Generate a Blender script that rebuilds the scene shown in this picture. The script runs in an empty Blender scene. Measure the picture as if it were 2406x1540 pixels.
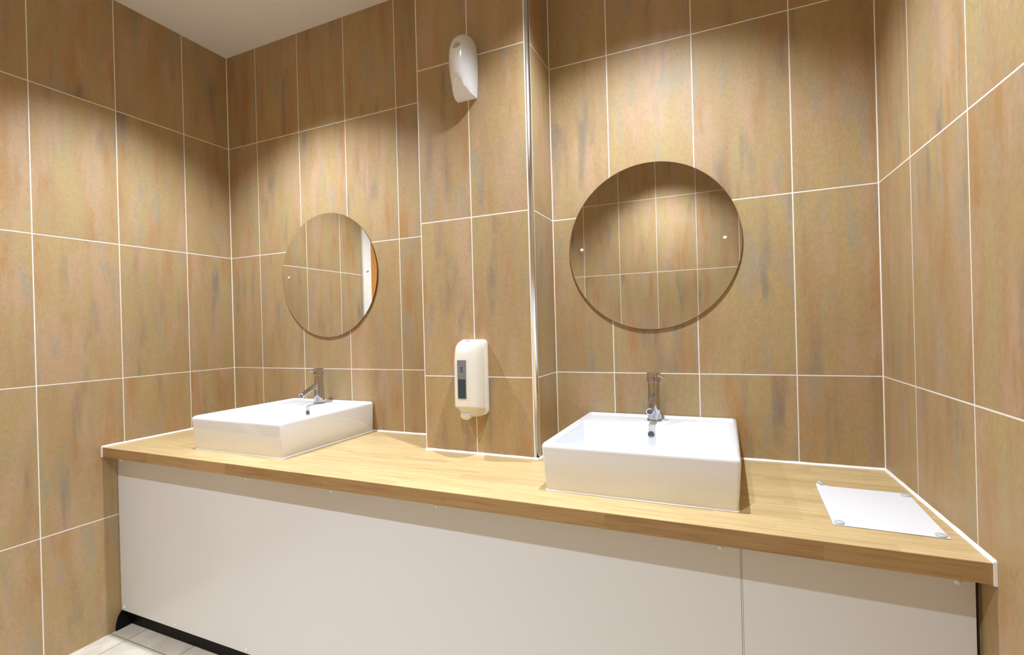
import bpy, bmesh, math
from mathutils import Vector, Matrix
S = bpy.context.scene
COL = S.collection
PI = math.pi

# ------------------------------------------------------------------ helpers
def tag(o, label=None, cat=None, group=None, kind=None):
    if label: o['label'] = label
    if cat: o['category'] = cat
    if group: o['group'] = group
    if kind: o['kind'] = kind
    return o

def empty(name, loc, label, cat, group=None, rz=0):
    o = bpy.data.objects.new(name, None)
    COL.objects.link(o)
    o.location = loc
    o.rotation_euler = (0, 0, rz)
    o.empty_display_size = .05
    return tag(o, label, cat, group)

def mesh(name, verts, faces, mat, parent=None, smooth=False, angle=None, loc=None):
    me = bpy.data.meshes.new(name)
    me.from_pydata([tuple(v) for v in verts], [], faces)
    me.update()
    bm = bmesh.new(); bm.from_mesh(me)
    bmesh.ops.recalc_face_normals(bm, faces=bm.faces)
    bm.to_mesh(me); bm.free()
    me.materials.append(mat)
    if smooth:
        me.polygons.foreach_set('use_smooth', [True]*len(me.polygons))
        if angle is not None:
            me.set_sharp_from_angle(angle=math.radians(angle))
    o = bpy.data.objects.new(name, me)
    COL.objects.link(o)
    if parent is not None: o.parent = parent
    if loc: o.location = loc
    return o

def box(x0, x1, y0, y1, z0, z1):
    v = [(x0,y0,z0),(x1,y0,z0),(x1,y1,z0),(x0,y1,z0),(x0,y0,z1),(x1,y0,z1),(x1,y1,z1),(x0,y1,z1)]
    f = [(0,3,2,1),(4,5,6,7),(0,1,5,4),(1,2,6,5),(2,3,7,6),(3,0,4,7)]
    return v, f

def join(*parts):
    V, F = [], []
    for v, f in parts:
        n = len(V)
        V += list(v); F += [tuple(i+n for i in q) for q in f]
    return V, F

def loft(rings, cap0=True, cap1=True, closed=True):
    n = len(rings[0]); V = [p for r in rings for p in r]; F = []
    for i in range(len(rings)-1):
        for j in range(n if closed else n-1):
            a = i*n+j; b = i*n+(j+1) % n
            F.append((a, b, b+n, a+n))
    if cap0: F.append(tuple(range(n-1, -1, -1)))
    if cap1: F.append(tuple(range((len(rings)-1)*n, len(rings)*n)))
    return V, F

def lathe(prof, n=40):
    rings = [[(r*math.cos(2*PI*k/n), r*math.sin(2*PI*k/n), z) for k in range(n)] for r, z in prof]
    return loft(rings)

def xf(geo, M):
    v, f = geo
    return [M @ Vector(p) for p in v], f

def aim(p0, p1):
    d = Vector(p1)-Vector(p0)
    return Matrix.Translation(Vector(p0)) @ d.to_track_quat('Z', 'Y').to_matrix().to_4x4()

def rrect(x0, x1, y0, y1, z, r, seg=7):
    P = []
    for cx, cy, a0 in ((x1-r, y1-r, 0), (x0+r, y1-r, PI/2), (x0+r, y0+r, PI), (x1-r, y0+r, 1.5*PI)):
        for k in range(seg+1):
            a = a0+PI/2*k/seg
            P.append((cx+r*math.cos(a), cy+r*math.sin(a), z))
    return P

def bevel(o, w, seg=2):
    m = o.modifiers.new('bevel', 'BEVEL'); m.width = w; m.segments = seg; m.limit_method = 'ANGLE'
    m.angle_limit = math.radians(35); m.harden_normals = False
    return o

# ------------------------------------------------------------------ materials
class NT:
    def __init__(s, name):
        s.m = bpy.data.materials.new(name); s.m.use_nodes = True
        s.t = s.m.node_tree; s.b = s.t.nodes['Principled BSDF']
    def n(s, typ, **kw):
        o = s.t.nodes.new(typ)
        for k, v in kw.items(): setattr(o, k, v)
        return o
    def put(s, sock, v):
        if isinstance(v, bpy.types.NodeSocket): s.t.links.new(v, sock)
        elif v is not None: sock.default_value = v
    def math(s, op, a, b=None, c=None, clamp=False):
        o = s.n('ShaderNodeMath', operation=op, use_clamp=clamp)
        s.put(o.inputs[0], a)
        if b is not None: s.put(o.inputs[1], b)
        if c is not None: s.put(o.inputs[2], c)
        return o.outputs[0]
    def comb(s, x, y, z):
        o = s.n('ShaderNodeCombineXYZ')
        for i, v in enumerate((x, y, z)): s.put(o.inputs[i], v)
        return o.outputs[0]
    def noise(s, vec, scale=1., detail=3., rough=.5, dist=0.):
        o = s.n('ShaderNodeTexNoise'); s.put(o.inputs['Vector'], vec)
        o.inputs['Scale'].default_value = scale; o.inputs['Detail'].default_value = detail
        o.inputs['Roughness'].default_value = rough; o.inputs['Distortion'].default_value = dist
        return o.outputs[0]
    def step(s, v, a, b, o0=0., o1=1.):
        o = s.n('ShaderNodeMapRange', interpolation_type='SMOOTHSTEP')
        s.put(o.inputs[0], v); s.put(o.inputs[1], a); s.put(o.inputs[2], b); s.put(o.inputs[3], o0); s.put(o.inputs[4], o1)
        return o.outputs[0]
    def mix(s, f, a, b, mode='MIX'):
        o = s.n('ShaderNodeMix', data_type='RGBA', blend_type=mode)
        s.put(o.inputs[0], f)
        s.put(o.inputs[6], a if isinstance(a, bpy.types.NodeSocket) else (*a, 1))
        s.put(o.inputs[7], b if isinstance(b, bpy.types.NodeSocket) else (*b, 1))
        return o.outputs[2]
    def bump(s, h, strength=.3, dist=.001, normal=None):
        o = s.n('ShaderNodeBump'); s.put(o.inputs['Height'], h)
        o.inputs['Strength'].default_value = strength; o.inputs['Distance'].default_value = dist
        if normal: s.put(o.inputs['Normal'], normal)
        return o.outputs[0]

def plain(name, col, rough=.4, metal=0., var=.04, vscale=30., bump=0., bscale=400., coat=0., spec=.5, trans=0.):
    q = NT(name)
    tc = q.n('ShaderNodeTexCoord').outputs['Object']
    nz = q.noise(tc, vscale, 3)
    dark = tuple(c*(1-var) for c in col); lite = tuple(min(1, c*(1+var)) for c in col)
    q.put(q.b.inputs['Base Color'], q.mix(nz, dark, lite))
    q.b.inputs['Roughness'].default_value = rough
    q.b.inputs['Metallic'].default_value = metal
    q.b.inputs['Coat Weight'].default_value = coat
    q.b.inputs['Specular IOR Level'].default_value = spec
    q.b.inputs['Transmission Weight'].default_value = trans
    if bump:
        q.put(q.b.inputs['Normal'], q.bump(q.noise(tc, bscale, 3), bump, .0005))
    return q.m

TW, TH = .3006, .6
TC = [(.400, .262, .132), (.405, .303, .144), (.450, .302, .188), (.345, .290, .196), (.390, .213, .078), (.180, .163, .146)]
def tile_material():
    q = NT('slate_effect_wall_tile')
    uv = q.n('ShaderNodeUVMap', uv_map='tile').outputs[0]
    sp = q.n('ShaderNodeSeparateXYZ'); q.put(sp.inputs[0], uv)
    u, v = sp.outputs[0], sp.outputs[1]
    fu, fv = q.math('FRACT', u), q.math('FRACT', v)
    iu, iv = q.math('FLOOR', u), q.math('FLOOR', v)
    du = q.math('MULTIPLY', q.math('MINIMUM', fu, q.math('SUBTRACT', 1., fu)), TW)
    dv = q.math('MULTIPLY', q.math('MINIMUM', fv, q.math('SUBTRACT', 1., fv)), TH)
    wob = q.noise(q.comb(q.math('MULTIPLY', u, 30.), q.math('MULTIPLY', v, 60.), 0.), 1., 2)
    d = q.math('SUBTRACT', q.math('MINIMUM', du, dv), q.math('MULTIPLY', q.math('SUBTRACT', wob, .5), .0006))
    grout = q.step(d, .0016, .0021, 1., 0.)
    wn = q.n('ShaderNodeTexWhiteNoise', noise_dimensions='2D'); q.put(wn.inputs['Vector'], q.comb(iu, iv, 0.))
    ws = q.n('ShaderNodeSeparateXYZ'); q.put(ws.inputs[0], wn.outputs['Color'])
    r1, r2, r3 = ws.outputs[0], ws.outputs[1], ws.outputs[2]
    um = q.math('ADD', q.math('MULTIPLY', fu, TW), q.math('MULTIPLY', r1, 37.))
    vm = q.math('ADD', q.math('MULTIPLY', fv, TH), q.math('MULTIPLY', r2, 53.))
    def vec(su, sv, k=0.):
        return q.comb(q.math('MULTIPLY', um, su), q.math('MULTIPLY', vm, sv), q.math('ADD', q.math('MULTIPLY', r3, 20.), k))
    A = q.noise(vec(15, 2.6), 1., 4, .55)
    B = q.noise(vec(13, 3.2, 7.), 1., 3, .5)
    C = q.noise(vec(17, 2.1, 3.), 1., 4, .5)
    D = q.noise(vec(9, 4, 11.), 1., 2, .5)
    G = q.noise(vec(19, 4.5, 15.), 1., 3, .5)
    E_ = q.noise(vec(150, 70, 5.), 1., 4, .65)
    col = q.mix(q.step(A, .36, .64), TC[0], TC[1])
    col = q.mix(q.step(B, .48, .66, 0., .8), col, TC[2])
    col = q.mix(q.step(G, .54, .70, 0., .75), col, TC[3])
    col = q.mix(q.step(A, .28, .44, .75, 0.), col, TC[4])
    st = q.math('MULTIPLY', q.step(C, .51, .76), q.step(D, .42, .62))
    col = q.mix(q.math('MULTIPLY', st, .70), col, TC[5])
    fine = q.step(E_, .3, .7, .93, 1.06)
    tone = q.math('MULTIPLY', fine, q.step(r3, 0., 1., .97, 1.03))
    col = q.mix(1., col, q.comb(tone, tone, tone), 'MULTIPLY')
    # per-tile brightness stays in the glaze; grout is off-white
    col = q.mix(grout, col, (.84, .83, .78))
    q.put(q.b.inputs['Base Color'], col)
    q.put(q.b.inputs['Roughness'], q.step(E_, .3, .7, .42, .58))
    q.b.inputs['Specular IOR Level'].default_value = .35
    # creased slate relief
    cr = q.noise(vec(24, 18, 2.), 1., 5, .6, 1.2)
    crease = q.math('ABSOLUTE', q.math('SUBTRACT', cr, .5))
    crease = q.math('MULTIPLY', q.step(crease, 0., .015), q.step(q.noise(vec(10, 8, 9.), 1., 2), .5, .6))
    h = q.math('ADD', q.math('MULTIPLY', q.noise(vec(38, 30), 1., 5, .55), .8), q.math('MULTIPLY', crease, .20))
    h = q.math('SUBTRACT', h, q.math('MULTIPLY', grout, .8))
    q.put(q.b.inputs['Normal'], q.bump(h, .55, .0016))
    return q.m

def wood_material(name, WC, sw=.042, sl=.42):
    q = NT(name)
    tc = q.n('ShaderNodeTexCoord').outputs['Object']
    sp = q.n('ShaderNodeSeparateXYZ'); q.put(sp.inputs[0], tc)
    x = sp.outputs[0]; y = sp.outputs[1]; z = sp.outputs[2]
    row = q.math('FLOOR', q.math('DIVIDE', q.math('ADD', y, .0), sw))
    wn = q.n('ShaderNodeTexWhiteNoise', noise_dimensions='1D'); q.put(wn.inputs['W'], row)
    xs = q.math('ADD', q.math('DIVIDE', x, sl), q.math('MULTIPLY', wn.outputs[0], 7.))
    cell = q.math('FLOOR', xs)
    w2 = q.n('ShaderNodeTexWhiteNoise', noise_dimensions='2D'); q.put(w2.inputs['Vector'], q.comb(row, cell, 0.))
    rs = q.n('ShaderNodeSeparateXYZ'); q.put(rs.inputs[0], w2.outputs['Color'])
    g = q.noise(q.comb(q.math('MULTIPLY', x, 5.), q.math('ADD', q.math('MULTIPLY', y, 90.), q.math('MULTIPLY', rs.outputs[1], 60.)),
                       q.math('MULTIPLY', z, 90.)), 1., 5, .6)
    g2 = q.noise(q.comb(q.math('MULTIPLY', x, 14.), q.math('MULTIPLY', y, 420.), q.math('MULTIPLY', z, 420.)), 1., 3, .6)
    col = q.mix(rs.outputs[0], WC[0], WC[1])
    col = q.mix(q.step(g, .35, .68, 0., .55), col, WC[2])
    col = q.mix(q.step(g, .55, .30, 0., .35), col, WC[3])
    t = q.step(g2, .3, .7, .90, 1.05)
    fx = q.math('FRACT', xs)
    dx = q.math('MULTIPLY', q.math('MINIMUM', fx, q.math('SUBTRACT', 1., fx)), sl)
    fy = q.math('FRACT', q.math('DIVIDE', y, sw))
    dy = q.math('MULTIPLY', q.math('MINIMUM', fy, q.math('SUBTRACT', 1., fy)), sw)
    line = q.step(q.math('MINIMUM', dx, dy), .0002, .0009, .90, 1.)
    t = q.math('MULTIPLY', t, line)
    col = q.mix(1., col, q.comb(t, t, t), 'MULTIPLY')
    q.put(q.b.inputs['Base Color'], col)
    q.b.inputs['Roughness'].default_value = .38
    q.b.inputs['Specular IOR Level'].default_value = .4
    q.put(q.b.inputs['Normal'], q.bump(g2, .15, .0004))
    return q.m

def floor_material():
    q = NT('cream_floor_tile')
    tc = q.n('ShaderNodeTexCoord').outputs['Object']
    sp = q.n('ShaderNodeSeparateXYZ'); q.put(sp.inputs[0], tc)
    T = .316
    def dd(s, off):
        f = q.math('FRACT', q.math('DIVIDE', q.math('SUBTRACT', s, off), T))
        return q.math('MULTIPLY', q.math('MINIMUM', f, q.math('SUBTRACT', 1., f)), T)
    d = q.math('MINIMUM', dd(sp.outputs[0], .118), dd(sp.outputs[1], -.617))
    g = q.step(d, .0015, .0024, 1., 0.)
    n1 = q.noise(tc, 9., 4, .55); n2 = q.noise(tc, 120., 3, .6)
    col = q.mix(q.step(n1, .35, .65), (.60, .545, .45), (.70, .655, .57))
    t = q.step(n2, .3, .7, .94, 1.05)
    col = q.mix(1., col, q.comb(t, t, t), 'MULTIPLY')
    col = q.mix(g, col, (.25, .225, .185))
    q.put(q.b.inputs['Base Color'], col)
    q.b.inputs['Roughness'].default_value = .38
    q.put(q.b.inputs['Normal'], q.bump(q.math('SUBTRACT', n2, q.math('MULTIPLY', g, 1.5)), .3, .001))
    return q.m

M_TILE = tile_material()
M_WOOD = wood_material('oak_stave_worktop', [(.47, .33, .15), (.575, .425, .21), (.61, .47, .245), (.42, .265, .105)])
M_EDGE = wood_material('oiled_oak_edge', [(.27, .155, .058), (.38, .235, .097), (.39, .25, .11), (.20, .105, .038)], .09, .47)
M_FLOOR = floor_material()
M_CEIL = plain('ceiling_paint', (.79, .785, .775), .7, bump=.1)
M_SEAL = plain('white_silicone', (.86, .85, .82), .3)
M_GROUT = plain('white_grout', (.84, .80, .71), .6)
M_CERAMIC = plain('white_glazed_ceramic', (.76, .785, .825), .07, var=.005, coat=.3)
M_CHROME = plain('polished_chrome', (.56, .565, .59), .06, 1., var=.01)
M_STEEL = plain('brushed_steel_trim', (.80, .80, .79), .22, 1., var=.03)
M_DARK = plain('dark_rubber', (.02, .02, .02), .5)
M_BLACK = plain('black_plastic_laminate', (.004, .004, .0045), .55, spec=.2, bump=.3, bscale=60)
M_PANEL = plain('white_laminate', (.645, .65, .65), .22, var=.012, vscale=3.)
M_PANELEDGE = plain('panel_edge', (.60, .60, .59), .4)
M_WPLAST = plain('white_plastic', (.77, .79, .82), .22, var=.01)
M_CPLAST = plain('cream_plastic', (.79, .765, .69), .28, var=.01)
M_BUTTON = plain('button_plastic', (.80, .79, .76), .3, var=.01)
M_WIN = plain('smoked_window_plastic', (.20, .21, .235), .12, var=.05, coat=.4)
M_LIQ = plain('dark_blue_liquid', (.035, .055, .075), .15, var=.2, vscale=60, coat=.4)
M_INK = plain('grey_print', (.07, .075, .09), .5)
M_CAP = plain('cream_cap', (.80, .77, .62), .35)
M_PAPER = plain('white_paper_sheet', (.72, .73, .75), .45, var=.01)
M_PAD = plain('clear_blue_plastic', (.47, .52, .56), .18, var=.1, vscale=120)
M_GEDGE = plain('glass_edge', (.20, .10, .05), .15, var=.2)
M_FRAME = plain('painted_white_frame', (.78, .77, .74), .4)
M_RED = plain('red_enamel', (.7, .03, .01), .3)
M_BLUE = plain('blue_enamel', (.01, .03, .35), .3)
q = NT('mirror_silver')
q.put(q.b.inputs['Base Color'], q.mix(q.noise(q.n('ShaderNodeTexCoord').outputs['Object'], 2., 2), (.80, .795, .76), (.82, .81, .775)))
q.b.inputs['Metallic'].default_value = 1.; q.b.inputs['Roughness'].default_value = .0
M_MIRROR = q.m
q = NT('orange_veneer_door')
tc = q.n('ShaderNodeTexCoord').outputs['Object']
mp = q.n('ShaderNodeMapping'); q.put(mp.inputs[0], tc); mp.inputs['Scale'].default_value = (30, 30, 2)
q.put(q.b.inputs['Base Color'], q.mix(q.noise(mp.outputs[0], 2., 4), (.42, .16, .035), (.58, .27, .07)))
q.b.inputs['Roughness'].default_value = .35
M_DOOR = q.m
q = NT('lamp_lens'); q.b.inputs['Base Color'].default_value = (.9, .9, .85, 1)
q.b.inputs['Emission Color'].default_value = (1, .93, .82, 1); q.b.inputs['Emission Strength'].default_value = 12.
M_LAMP = q.m

# ------------------------------------------------------------------ room shell
CEIL = 2.807
WT = .8156
ANG = .0286
RX = 2.928
YF = -2.29       # wall behind the camera
def rw(t, off=0.):    # point on the right wall, t metres from the back corner
    return (RX+math.sin(ANG)*t+off, -math.cos(ANG)*t)

def prism(name, pts, z0, z1, mat, uvf=None, parent=None):
    n = len(pts)
    V = [(x, y, z0) for x, y in pts]+[(x, y, z1) for x, y in pts]
    F = [(i, (i+1) % n, (i+1) % n+n, i+n) for i in range(n)]+[tuple(range(n-1, -1, -1)), tuple(range(n, 2*n))]
    me = bpy.data.meshes.new(name); me.from_pydata(V, [], F); me.update()
    me.materials.append(mat)
    if uvf:
        uv = me.uv_layers.new(name='tile')
        for fi, p in enumerate(me.polygons):
            for li in p.loop_indices:
                co = me.vertices[me.loops[li].vertex_index].co
                uv.data[li].uv = (uvf(min(fi, n-1), co.x, co.y), (co.z-.5068)/TH+10)
    o = bpy.data.objects.new(name, me); COL.objects.link(o)
    if parent: o.parent = parent
    return o

T = .12
# left wall, with the doorway in it beside the camera
DY0, DY1, DH = -1.155, -1.985, 2.16
def uv_left(i, x, y): return (-y-.2427)/TW+30
wl = prism('wall_left', [(-T, 0), (-T, -1.075), (0, -1.075), (0, 0)], 0, CEIL, M_TILE, uv_left)
def merge(a, b):
    bm = bmesh.new(); bm.from_mesh(a.data); bm.from_mesh(b.data); bm.to_mesh(a.data); bm.free()
    bpy.data.objects.remove(b)
merge(wl, prism('t', [(-T, -1.075), (-T, -2.065), (0, -2.065), (0, -1.075)], DH+.08, CEIL, M_TILE, uv_left))
merge(wl, prism('t', [(-T, -2.065), (-T, YF), (0, YF), (0, -2.065)], 0, CEIL, M_TILE, uv_left))
tag(wl, kind='structure')
# doorway: frame and leaf
fr = join(box(-T, .012, -1.155, -1.067, 0, DH), box(-T, .012, -2.073, -1.985, 0, DH), box(-T, .012, -2.073, -1.067, DH, DH+.088))
d = mesh('door_1', *box(-.06, -.016, -1.983, -1.157, .006, DH-.003), M_DOOR); tag(d, kind='structure')
f_ = mesh('door_frame', *fr, M_FRAME, d)
hd = mesh('door_handle', *join(xf(lathe([(.025, 0), (.025, .008), (.01, .009), (.01, .05), (.0, .05)], 20), aim((-.016, -1.23, 1.0), (.03, -1.23, 1.0))),
    xf(lathe([(.009, 0), (.009, .11)], 16), aim((.03, -1.225, 1.0), (.03, -1.335, 1.0)))), M_CHROME, d, True, 40)

def uv_back(i, x, y):
    return (x-.2216)/TW+60 if x < 1.6 else (x-1.864-.2297)/TW+70
wb = prism('wall_back', [(-T, T), (-T, 0), (1.3888, 0), (1.3888, T)], 0, CEIL, M_TILE, lambda i, x, y: (x-.2216)/TW+60)
merge(wb, prism('t', [(1.3888, T), (1.3888, 0), (1.864, 0), (1.864, T)], 0, CEIL, M_TILE, lambda i, x, y: (x-1.618)/TW+64))
merge(wb, prism('t', [(1.864, T), (1.864, 0), (RX, 0), (RX, T)], 0, CEIL, M_TILE, lambda i, x, y: (x-2.0937)/TW+70))
tag(wb, kind='structure')

# boxed-in pillar, notched for the two corner trims
PX0, PX1, PY = 1.3888, 1.864, -.2212
nt = .0125
def uv_p(i, x, y):
    if i in (0, 1): return (y/TW)*.9+100.95
    if i in (2, 3): return (x-1.618)/TW+110
    return (-y/TW)*.9+120.03
def uv_pil(i, x, y):
    return [lambda: (-y/TW)*.9+100.05, lambda: (-y/TW)*.9+100.05, lambda: (x-1.618)/TW+110, lambda: (x-1.618)/TW+110,
            lambda: (x-1.618)/TW+110, lambda: (-y/TW)*.9+120.05, lambda: 120.5][min(i, 6)]()
pts = [(PX0, 0), (PX0, PY+.006), (PX0+.006, PY+.006), (PX0+.006, PY), (PX1-nt, PY), (PX1-nt, PY+nt), (PX1, PY+nt), (PX1, 0)]
def uv_pil2(i, x, y):
    if i <= 1: return (-y/TW)*.9+100.05
    if i in (2, 3, 4): return (x-1.618)/TW+110
    return (-y/TW)*.9+120.05
wp = prism('wall_pillar', pts, 0, CEIL, M_TILE, uv_pil2); tag(wp, kind='structure')

# right wall (very slightly out of square) and the wall behind the camera
L = 2.5
a, b = rw(0), rw(L)
wr = prism('wall_right', [a, b, (b[0]+T, b[1]), (a[0]+T, a[1]), ], 0, CEIL, M_TILE,
           lambda i, x, y: (-y/math.cos(ANG)-.2546)/TW*(.3006/.3064)+150)
tag(wr, kind='structure')
xr = rw(2.29)[0]
wf = prism('wall_front', [(-T, YF-T), (xr+T, YF-T), (xr+T, YF), (-T, YF)], 0, CEIL, M_TILE, lambda i, x, y: (x-1.375)/.3035+180)
tag(wf, kind='structure')
fl = mesh('floor', *box(-T, xr+T, YF-T, T, -.1, 0), M_FLOOR); tag(fl, kind='structure')
ce = mesh('ceiling', *box(-T, xr+T, YF-T, T, CEIL, CEIL+.1), M_CEIL); tag(ce, kind='structure')

# grout beads in the room corners and the corner trims
def bead(name, x, y, sx, sy, z0, z1, r=.003, mat=M_GROUT):
    v = []
    pr = [(x, y), (x+sx*r, y), (x+sx*r*.55, y+sy*r*.55), (x, y+sy*r)]
    V = [(px, py, z0) for px, py in pr]+[(px, py, z1) for px, py in pr]
    F = [(0,1,5,4), (1,2,6,5), (2,3,7,6), (3,0,4,7), (0,3,2,1), (4,5,6,7)]
    return tag(mesh(name, V, F, mat), kind='structure')
bead('trim_1', 0, 0, 1, -1, WT+.006, CEIL, .0030)
bead('trim_2', RX, 0, -1, -1, WT+.006, CEIL, .0027)
bead('trim_3', PX1, 0, 1, -1, WT+.006, CEIL, .0027)
bead('trim_4', PX0, 0, -1, -1, WT+.006, CEIL, .0030)
# white plastic corner edging on the pillar's left corner
c = (PX0+.006, PY+.006)
arc = [(c[0]-.0068*math.cos(PI/2*k/6), c[1]-.0068*math.sin(PI/2*k/6)) for k in range(7)]
tr = prism('trim_5', [c]+arc, WT+.006, CEIL, M_SEAL); tag(tr, kind='structure')
# steel quarter-round trim on the right corner with grout lines on both sides
c = (PX1-nt, PY+nt)
R_ = nt+.0008
arc = [(c[0]+R_*math.sin(PI/2*k/12), c[1]-R_*math.cos(PI/2*k/12)) for k in range(13)]
arc = [(max(p[0], c[0]+.0001), min(p[1], c[1]-.0001)) for p in arc]
tr = prism('trim_6', [c]+arc, WT+.004, CEIL, M_STEEL); tag(tr, kind='structure')
for p in list(tr.data.polygons)[1:-3]: p.use_smooth = True
g = mesh('trim_7', *join(box(PX1-nt-.0045, PX1-nt-.0002, PY-.0006, PY, WT+.006, CEIL),
                        box(PX1, PX1+.0006, PY+nt+.0002, PY+nt+.0042, WT+.006, CEIL)), M_SEAL)
tag(g, kind='structure')

# ------------------------------------------------------------------ worktop, panels, kickboard
FY = -.631
xe = rw(-FY)[0]
pts = [(.001, FY), (xe-.001, FY), (rw(.01)[0]-.001, -.001), (PX1+.001, -.001), (PX1+.001, PY-.001), (PX0-.001, PY-.001), (PX0-.001, -.001), (.001, -.001)]
w = empty('worktop', (0, 0, WT-.042), 'long oak stave worktop running wall to wall under both basins', 'worktop')
def lprism(name, pts, z0, z1, mat, par):
    n = len(pts)
    V = [(x, y, z0) for x, y in pts]+[(x, y, z1) for x, y in pts]
    F = [(i, (i+1) % n, (i+1) % n+n, i+n) for i in range(n)]+[tuple(range(n-1, -1, -1)), tuple(range(n, 2*n))]
    return mesh(name, V, F, mat, par)
bp0 = [(x, y+.0022 if y == FY else y) for x, y in pts]
bd = bevel(lprism('board', bp0, 0, .042, M_WOOD, w), .001, 2)
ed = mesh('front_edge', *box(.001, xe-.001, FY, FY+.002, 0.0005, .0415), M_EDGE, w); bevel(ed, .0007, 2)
# silicone bead along the walls (left end, left bay, pillar, right bay, right end)
def seal_run(path, r, z0=0.0):
    # triangular-ish bead lying in the corner, path of (x,y), inward side to the left of travel
    parts = []
    for i in range(len(path)-1):
        p, q_ = Vector((*path[i], 0)), Vector((*path[i+1], 0))
        d_ = (q_-p).normalized(); nrm = Vector((-d_.y, d_.x, 0))
        seg = max(1, int((q_-p).length/.03)); rings = []
        for k in range(seg+1):
            o_ = p+(q_-p)*(k/seg)
            rr = r*(1+.07*math.sin(k*1.7+i)+.05*math.sin(k*4.1))
            rings.append([tuple(o_+Vector((0, 0, z0))), tuple(o_+nrm*rr+Vector((0, 0, z0))),
                          tuple(o_+nrm*rr*.6+Vector((0, 0, z0+rr*.6))), tuple(o_+Vector((0, 0, z0+rr)))])
        parts.append(loft(rings))
    return join(*parts)
path = [(rw(-FY)[0], FY), (RX, 0), (PX1, 0), (PX1, PY), (PX0, PY), (PX0, 0), (0, 0), (0, FY)]
sb = mesh('trim_8', *join(seal_run(path, .006, WT+.0003), box(0, .0045, FY-.0035, FY-.0002, WT-.042, WT+.004),
     box(xe-.0055, xe-.0003, FY-.0035, FY-.0002, WT-.042, WT+.004)), M_SEAL, None, True, 40)
tag(sb, kind='structure')
PYF = -.575
def panel(name, x0, x1, label, caps, seam):
    t = empty(name, ((x0+x1)/2, PYF+.009, .082), label, 'panel')
    cx = (x0+x1)/2
    b_ = mesh('board', *box(x0-cx, x1-cx, -.009, .009, 0, WT-.042-.082-.001), M_PANEL, t); bevel(b_, .001, 2)
    for (x, z) in caps:
        cp = mesh('screw_cap', *xf(lathe([(.0062, 0), (.006, .002), (.0045, .0038), (.002, .0046), (0.0003, .0047)], 18),
             aim((x-cx, -.009, z-.082), (x-cx, -.02, z-.082))), M_WPLAST, t, True)
        if not cap_done: cap_done.append(1)
    return t
cap_done = []
panel('front_panel', .003, 2.5035, 'long glossy white panel under the worktop below both basins', 
      [(.026, .098), (.378, .098), (.80, .0985), (1.22, .0985), (1.64, .0985), (2.06, .0985), (2.47, .0985), (.03, .748), (.82, .748), (1.24, .748), (1.66, .748), (2.46, .748)], None)
panel('front_panel', 2.5075, 2.934, 'short white panel under the worktop at its right end',
      [(2.54, .0985), (2.90, .0985), (2.905, .748)], None)
j = mesh('joint_strip', *box(2.5040, 2.5070, PYF+.0004, PYF+.016, .082, WT-.043), M_PANELEDGE)
tag(j, 'thin upright seam strip between the two white front panels', 'seam strip')
# kickboard: recessed black board, with a coved end plate standing against the left wall
k = empty('kickboard', (1.47, -.53, 0), 'black recessed kickboard along the floor under the white panels', 'kickboard')
mesh('board', *box(-1.463, 1.466, -.005, .012, 0.001, .078), M_BLACK, k)
pr = [(-.5350, 0.001), (-.5350, .081), (-.566, .081)]
for i in range(1, 9):
    t_ = i/8
    pr.append((-.566-.0335*math.sin(t_*PI/2)**1.0, .081-.080*(1-math.cos(t_*PI/2))**.9))
rings = [[(x-1.47, y+.53, z) for y, z in pr] for x in (.0005, .006)]
mesh('end_cove', *loft(rings), M_BLACK, k)

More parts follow.
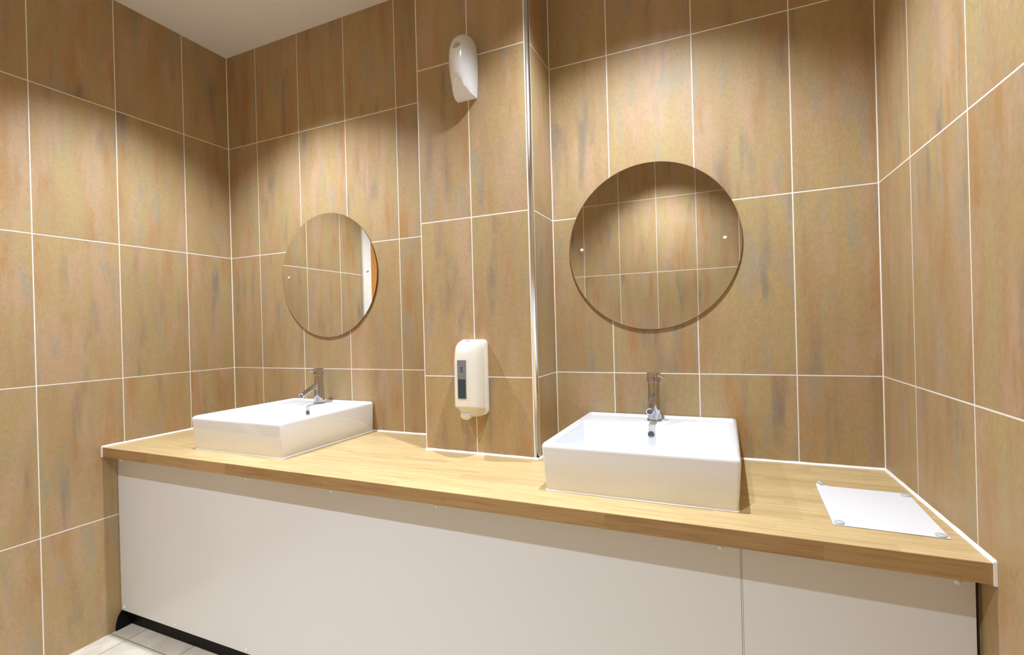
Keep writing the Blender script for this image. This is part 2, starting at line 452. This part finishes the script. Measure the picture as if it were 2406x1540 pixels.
# ------------------------------------------------------------------ basins
def make_basin(x0, x1, label):
    wd = x1-x0; yf = -.530
    t = empty('basin', ((x0+x1)/2, 0, WT+.0005), label, 'basin', 'square white basins on the worktop')
    hx = wd/2; H = .139
    def ring(l, fb, bb, z, r): return rrect(-hx+l, hx-l, yf+fb, -.001-bb, z, r)
    rs = [ring(.010, .013, 0, 0, .006), ring(.008, .011, 0, .002, .008), ring(.0005, .001, 0, H-.020, .011), ring(.000, .000, 0, H-.013, .012)]
    for kx in (.25, .5, .75, 1.):
        a_ = kx*PI/2
        rs.append(ring(.011*(1-math.cos(a_)), .012*(1-math.cos(a_)), .003*(1-math.cos(a_)), H-.013+.013*math.sin(a_), .012))
    rs.append(ring(.013, .014, .008, H-.0002, .010))
    rs.append(ring(.015, .016, .010, H-.0012, .010))
    rs.append(ring(.017, .018, .012, H-.005, .011))
    rs.append(ring(.0185, .020, .014, H-.0068, .012))
    rs.append(ring(.0205, .022, .018, H-.0075, .013))
    rs.append(ring(.0215, .023, .138, H-.0080, .016))
    rs.append(ring(.0228, .0245, .142, H-.0095, .018))
    rs.append(ring(.0240, .026, .145, H-.014, .020))
    rs.append(ring(.030, .034, .149, .085, .024))
    rs.append(ring(.036, .042, .153, .050, .028))
    rs.append(ring(.042, .050, .158, .036, .034))
    rs.append(ring(.055, .064, .168, .028, .040))
    rs.append(ring(.120, .130, .230, .0245, .050))
    rs.append(ring(.200, .200, .300, .0225, .030))
    body = mesh('bowl', *loft(rs), M_CERAMIC, t, True, 50)
    # overflow ring and drain
    ov = mesh('overflow', *xf(lathe([(.0105, 0), (.0105, .0016), (.0088, .0024), (.0085, .0004), (.0005, .0002)], 28), aim((-.006, -.1493, .0985), (-.006, -.2493, .0925))), M_DARKHOLE, t, True, 40)
    dr = mesh('drain', *xf(lathe([(.032, 0), (.032, .002), (.028, .0035), (.022, .0035), (.021, .001), (.002, .0008)], 32), Matrix.Translation((0, -.31, .0215))), M_CHROME, t, True, 40)
    # bead of sealant round the foot
    e = .0105; b0 = 0.
    P0 = [rrect(-hx+e-.0045, hx-e+.0045, yf+.0135-.0045, b0, 0, .006), rrect(-hx+e-.003, hx-e+.003, yf+.0135-.003, b0, .0028, .006), rrect(-hx+e+.001, hx-e-.001, yf+.0135+.001, b0, .0042, .006)]
    mesh('sealant', *loft(P0, False, False), M_SEAL, t, True)
    return t
M_DARKHOLE = plain('overflow_shadowed_hole', (.10, .10, .11), .3, .3)  # dark grey paints the shade inside the overflow hole on a solid disc
make_basin(.440, .955, 'square white ceramic basin nearest the left wall, below the left mirror')
make_basin(1.989, 2.512, 'square white ceramic basin right of the tiled pillar, below the right mirror')

# ------------------------------------------------------------------ mixer taps
def make_tap(x, y, z, lever, label):
    t = empty('mixer_tap', (x, y, z), label, 'tap', 'chrome mixer taps on the basin ledges')
    mesh('base_ring', *lathe([(.0265, 0), (.0265, .004), (.0255, .006), (.0235, .0065)], 40), M_CHROME, t, True, 40)
    mesh('body', *lathe([(.0232, .0065), (.0229, .03), (.0215, .075), (.0205, .11), (.0202, .130), (.0195, .1325), (.0195, .135)], 48), M_CHROME, t, True, 40)
    p0, p1 = (0, -.006, .094), (0, -.108, .049)
    ln = (Vector(p1)-Vector(p0)).length
    sp = mesh('spout', *xf(lathe([(.0118, 0), (.0118, ln-.006), (.0128, ln-.005), (.0128, ln-.001), (.0122, ln), (.0095, ln), (.0090, ln-.004), (.0005, ln-.004)], 36), aim(p0, p1)), M_CHROME, t, True, 40)
    mesh('aerator', *xf(lathe([(.0088, ln-.0038), (.0088, ln-.0022), (.0004, ln-.0022)], 24), aim(p0, p1)), M_DARKHOLE, sp)
    h = mesh('handle', *lathe([(.0225, .1355), (.0238, .1365), (.0240, .139), (.0240, .163), (.0232, .1665), (.021, .168), (.001, .1683)], 48), M_CHROME, t, True, 35)
    lx, ly = lever
    m_ = math.hypot(lx, ly); lx /= m_; ly /= m_
    mesh('lever', *xf(lathe([(.0062, 0), (.0058, .006), (.0046, .010), (.0046, .032), (.0042, .035), (.001, .0362)], 24),
                     aim((lx*.012, ly*.012, .160), (lx*.062, ly*.062, .156))), M_CHROME, h, True, 40)
    # red and blue temperature dot on the handle under the lever
    for s, m in ((-1, M_RED), (1, M_BLUE)):
        a_ = math.atan2(-1, .12)+s*.10
        mesh('temperature_dot', *xf(lathe([(.0026, 0), (.0026, .0005), (.0003, .0006)], 16), aim((.024*math.cos(a_), .024*math.sin(a_), .150), (.1*math.cos(a_), .1*math.sin(a_), .150))), m, h)
    return t
make_tap(.688, -.074, WT+.1322, (-.45, -.90), 'chrome mixer tap on the basin nearest the left wall')
make_tap(2.247, -.074, WT+.1322, (.80, -.60), 'chrome mixer tap on the basin right of the pillar')

# ------------------------------------------------------------------ round mirrors
def make_mirror(x, z, r, caps, label):
    t = empty('round_mirror', (x, -.0008, z), label, 'mirror', 'round frameless wall mirrors')
    def disc(rr, y0, y1, n=128, bev=.001):
        return xf(lathe([(rr-bev, y0), (rr, y0+bev), (rr, y1-bev), (rr-bev, y1)], n), Matrix.Rotation(PI/2, 4, 'X'))
    gl = mesh('glass', *disc(r, .0012, .0062), M_GEDGE, t, True, 30)
    gl.data.materials.append(M_MIRROR)
    gl.data.polygons.foreach_set('material_index', [1 if (p.normal.y < -.99) else 0 for p in gl.data.polygons])
    mesh('backing_pad', *disc(r-.05, 0, .0011, 96, .0003), M_DARK, t, True, 30)
    for cx, cz in caps:
        mesh('screw_cap', *xf(lathe([(.0068, 0), (.0066, .002), (.0052, .0042), (.0025, .0054), (.0003, .0056)], 24),
             aim((cx-x, -.0062, cz-z), (cx-x, -.05, cz-z))), M_CAP, t, True)
    return t
make_mirror(.6925, 1.568, .3055, [(.437, 1.5715), (.940, 1.5715)], 'round frameless mirror on the tiles above the left basin')
make_mirror(2.2378, 1.573, .3055, [(1.982, 1.5785), (2.489, 1.5775)], 'round frameless mirror on the tiles above the right basin')

# ------------------------------------------------------------------ soap dispenser
def dsec(hw, dp, z, n=24, e=3.2, zf=None):
    P = []
    for k in range(n+1):
        a_ = PI*k/n
        cx, sy = math.cos(a_), math.sin(a_)
        x = hw*math.copysign(abs(cx)**(2/e), cx); y = -dp*abs(sy)**(2/e)
        P.append((x, y, z if zf is None else z+zf(y)))
    return P
sx = 1.6190
t = empty('soap_dispenser', (sx, PY-.001, .967), 'cream plastic soap dispenser with smoked window on the tiled pillar', 'soap dispenser')
# back plate
bp_ = [rrect(-.054, .054, 0, .280, 0, .018), rrect(-.054, .054, 0, .280, .020, .018), rrect(-.0525, .0525, .0015, .2785, .0225, .0165)]
bp_ = [[(x, -z, y) for x, y, z in r_] for r_ in bp_]
mesh('back_plate', *loft(bp_), M_CPLAST, t, True, 40)
# cover
rs = []
prof = [(.012, .0505, .104, 0), (.0135, .0515, .106, 0), (.03, .052, .106, 0), (.13, .052, .105, 0), (.20, .052, .103, 0), (.222, .0518, .100, 0)]
for z, hw, dp, _ in prof: rs.append(dsec(hw, dp, z, zf=(lambda y: .030*abs(y)/.106) if z < .02 else ((lambda y: .015*abs(y)/.106) if z < .04 else None)))
for i in range(1, 8):
    a_ = i/7*PI/2
    rs.append(dsec(.0518-.013*(1-math.cos(a_)), .100-.052*(1-math.cos(a_))**1.2, .222+.054*math.sin(a_)**.9, e=3.0))
cv = mesh('cover', *loft(rs), M_CPLAST, t, True, 45); cv.location = (0, -.0235+.0235, 0)
# window on the cover front: smoked pane, dark liquid below
def curved(hw, z0, z1, off, dp=.105, e=3.2, n=8, full=.052, cx=0.):
    rings = []
    for o_ in (off, -.002):
        P = []
        for k in range(n+1):
            x = cx-hw+2*hw*k/n
            yy = dp*(max(0, 1-abs(x/full)**e))**(1/e)
            P.append((x, -yy-o_))
        rings.append(P)
    V = [(x, y, z0) for x, y in rings[0]]+[(x, y, z1) for x, y in rings[0]]+[(x, y, z0) for x, y in rings[1]]+[(x, y, z1) for x, y in rings[1]]
    m = n+1; F = []
    for k in range(n):
        F += [(k, k+1, m+k+1, m+k), (2*m+k, 3*m+k, 3*m+k+1, 2*m+k+1), (k, 2*m+k, 2*m+k+1, k+1), (m+k, m+k+1, 3*m+k+1, 3*m+k)]
    F += [(0, m, 3*m, 2*m), (n, 2*m+n, 3*m+n, m+n)]
    return V, F
wn = mesh('window', *curved(.0172, .072, .209, .0016), M_WIN, t, True, 40)
mesh('liquid_level', *curved(.0148, .074, .141, .0022), M_LIQ, wn, True, 40)
mk = []
for i_, (a_, b_) in enumerate(((-.005, .006), (-.004, .004), (-.005, .003), (-.003, .006))):
    zz = .182-.0052*i_
    mk.append(curved((b_-a_)/2, zz, zz+.0028, .0020, cx=(a_+b_)/2, n=2))
mesh('printed_mark', *join(*mk), M_INK, wn)
# slot at the top of the cover, lock dot
mesh('key_slot', *box(-.010, .004, -.052, -.046, .2762, .2775), M_INK, t)
# underside funnel and push button
fn = []
for z, hw, dp, y0, sl in ((.0135, .049, .101, 0, .030), (.008, .045, .097, 0, .030), (.002, .037, .092, -.004, .024), (-.003, .029, .088, -.010, .018), (-.006, .024, .082, -.018, .012)):
    fn.append([(x, min(y, y0), zz) for x, y, zz in dsec(hw, dp, z, e=2.6, zf=lambda y, sl=sl: sl*abs(y)/.106)])
mesh('underside', *loft(fn), M_CPLAST, t, True, 50)
bt = []
for z, s_ in ((.018, .95), (.012, 1.), (.005, .98), (-.001, .84), (-.005, .58), (-.007, .25)):
    bt.append([(.022*s_*math.cos(2*PI*k_/28), -.078+.020*s_*math.sin(2*PI*k_/28)-(1-s_)*.004, z) for k_ in range(28)])
mesh('push_button', *loft(bt), M_BUTTON, t, True, 60)

# ------------------------------------------------------------------ air freshener
t = empty('air_freshener', (1.6155, PY-.001, 2.145), 'white air freshener unit high on the tiled pillar', 'air freshener')
rs = []
prof = [(0.000, .0405, .074), (.003, .0412, .077), (.03, .0432, .085), (.07, .0455, .094), (.11, .0470, .0985), (.15, .0465, .0955), (.180, .0445, .085),
        (.201, .0405, .071), (.216, .0350, .055), (.227, .0265, .040), (.233, .0175, .025), (.236, .0080, .011)]
for i, (z, hw, dp) in enumerate(prof):
    sl = max(0., 1-z/.07)
    P = dsec(hw, dp, z, n=28, e=2.2)
    rs.append([(x, y, zz+sl*(-y/dp)*(.004+.040*(1-(x/hw)**2)**1.5)) for x, y, zz in P])
bodyo = mesh('casing', *loft(rs), M_WPLAST, t, True, 48)
mesh('mounting_plate', *box(-.034, .034, -.003, -.0002, .012, .20), M_WPLAST, t)
# dished nozzle opening cut with a boolean
cut = mesh('cut', *lathe([(.0001, -1), (.3827, -.9239), (.7071, -.7071), (.9239, -.3827), (1, 0), (.9239, .3827), (.7071, .7071), (.3827, .9239), (.0001, 1)], 32), M_WPLAST)
cut.data.transform(Matrix.Translation((.008, -.090, .163)) @ Matrix.Rotation(math.radians(-18), 4, 'X') @ Matrix.Rotation(math.radians(22), 4, 'Y') @ Matrix.Diagonal((.0120, .026, .0175, 1)))
cut.parent = t
bo = bodyo.modifiers.new('b', 'BOOLEAN'); bo.object = cut; bo.operation = 'DIFFERENCE'; bo.solver = 'EXACT'
bpy.context.view_layer.update()
dg = bpy.context.evaluated_depsgraph_get()
nm = bpy.data.meshes.new_from_object(bodyo.evaluated_get(dg)); bodyo.modifiers.clear(); bodyo.data = nm
bpy.data.objects.remove(cut)
mesh('spray_nozzle', *xf(lathe([(.003, 0), (.003, .004), (.0012, .0045), (.0003, .003)], 16), aim((.008, -.0640, .163), (.008, -.09, .169))), M_INK, t, True, 40)
mesh('indicator_light', *xf(lathe([(.0013, 0), (.0013, .0008), (.0002, .001)], 12), aim((-.017, -.0810, .175), (-.03, -.11, .181))), M_INK, t)

# ------------------------------------------------------------------ paper sheet with four pads
cen = Vector((2.8095, -.3805)); rot = math.radians(-1.5)
t = empty('paper_sheet', (cen.x, cen.y, WT+.0005), 'blank white sheet lying on the right end of the worktop', 'sheet', rz=rot)
nx, ny = 12, 16
V = []; F = []
for j_ in range(ny+1):
    for i_ in range(nx+1):
        X = -.105+.21*i_/nx; Y = -.1485+.297*j_/ny
        lift = .0013+.0003*math.sin(X*18+1)*math.cos(Y*9)
        c_ = max(0, (-X-.075)/.03)*max(0, (Y-.1185)/.03); lift += .006*c_
        V.append((X, Y, lift))
top = len(V)
V += [(x, y, z-.0009) for x, y, z in V[:top]]
for j_ in range(ny):
    for i_ in range(nx):
        a_ = j_*(nx+1)+i_
        F.append((a_, a_+1, a_+nx+2, a_+nx+1)); F.append((top+a_, top+a_+nx+1, top+a_+nx+2, top+a_+1))
edge = [i_ for i_ in range(nx+1)]+[(j_)*(nx+1)+nx for j_ in range(1, ny+1)]+[ny*(nx+1)+i_ for i_ in range(nx-1, -1, -1)]+[j_*(nx+1) for j_ in range(ny-1, 0, -1)]
for i_ in range(len(edge)):
    a_, b_ = edge[i_], edge[(i_+1) % len(edge)]
    F.append((a_, top+a_, top+b_, b_))
mesh('sheet', V, F, M_PAPER, t, True, 40)
pad = lathe([(.0095, 0), (.0105, .0008), (.0102, .0022), (.008, .0034), (.004, .0038), (.0005, .0039)], 28)
Rm = Matrix.Rotation(-rot, 2)
for (x, y, zz, tilt) in ((2.7145, -.513, .0018, 0), (2.898, -.520, .0016, 0), (2.908, -.254, .0014, 0), (2.7215, -.2245, .0055, .5)):
    p_ = Rm @ (Vector((x, y))-cen)
    mesh('corner_pad', *xf(pad, Matrix.Translation((p_.x, p_.y, zz)) @ Matrix.Rotation(tilt, 4, 'Y')), M_PAD, t, True, 50)

# ------------------------------------------------------------------ downlights
def downlight(x, y, label, power, size, blend):
    t = empty('downlight', (x, y, CEIL-.0005), label, 'downlight', 'recessed ceiling downlights')
    mesh('trim_ring', *lathe([(.050, 0), (.050, -.003), (.046, -.006), (.040, -.006), (.036, -.001), (.036, 0)], 40), M_FRAME, t, True, 40)
    mesh('lens', *lathe([(.0355, 0), (.0355, -.0015), (.0005, -.0018)], 32), M_LAMP, t)
    l = bpy.data.lights.new('spot', 'SPOT'); l.energy = power; l.spot_size = math.radians(size); l.spot_blend = blend
    l.shadow_soft_size = .022; l.color = (.835, .905, 1.)
    o = bpy.data.objects.new('downlight_beam', l); COL.objects.link(o); o.location = (x, y, CEIL-.012)
    return t
YA, YB = -.632, -1.81
XL, XR = .70, 2.235
downlight(XL, YA, 'recessed downlight over the left basin', 94, 111, .65)
downlight(XR, YA, 'recessed downlight over the right basin', 94, 111, .65)
downlight(.52, YB, 'recessed downlight near the doorway', 88, 104, .72)
downlight(2.04, YB, 'recessed downlight behind the viewpoint', 88, 104, .72)

w_ = bpy.data.worlds.new('world'); S.world = w_; w_.use_nodes = True
w_.node_tree.nodes['Background'].inputs[0].default_value = (.02, .02, .02, 1)

# ------------------------------------------------------------------ camera
f, yaw, pitch, roll = 1147.5142, .4142, -.0016, -.0263
def to_world(X, Y, Z):
    c_, s_ = math.cos(roll), math.sin(roll); X, Z = X*c_-Z*s_, X*s_+Z*c_
    c_, s_ = math.cos(pitch), math.sin(pitch); Y, Z = Y*c_-Z*s_, Y*s_+Z*c_
    c_, s_ = math.cos(yaw), math.sin(yaw)
    return Vector((X*c_-Y*s_, X*s_+Y*c_, Z))
rx, fw, up = to_world(1, 0, 0), to_world(0, 1, 0), to_world(0, 0, 1)
cam = bpy.data.cameras.new('camera'); co = bpy.data.objects.new('camera', cam); COL.objects.link(co)
Mx = Matrix((rx, up, -fw)).transposed().to_4x4()
Mx.translation = Vector((2.487, -1.8454, 1.2908))
co.matrix_world = Mx
cam.sensor_fit = 'HORIZONTAL'; cam.sensor_width = 36; cam.lens = f/2406*36
cam.clip_start = .02; cam.clip_end = 50
S.camera = co
S.view_settings.view_transform = 'Standard'; S.view_settings.look = 'None'
S.view_settings.gamma = 1; S.view_settings.use_curve_mapping = False
S.view_settings.exposure = .78
S.cycles.max_bounces = 8; S.cycles.diffuse_bounces = 6; S.cycles.glossy_bounces = 4
S.cycles.use_adaptive_sampling = True; S.cycles.adaptive_threshold = .04
S.cycles.use_denoising = True
S.cycles.sample_clamp_indirect = 6
S.cycles.caustics_reflective = False
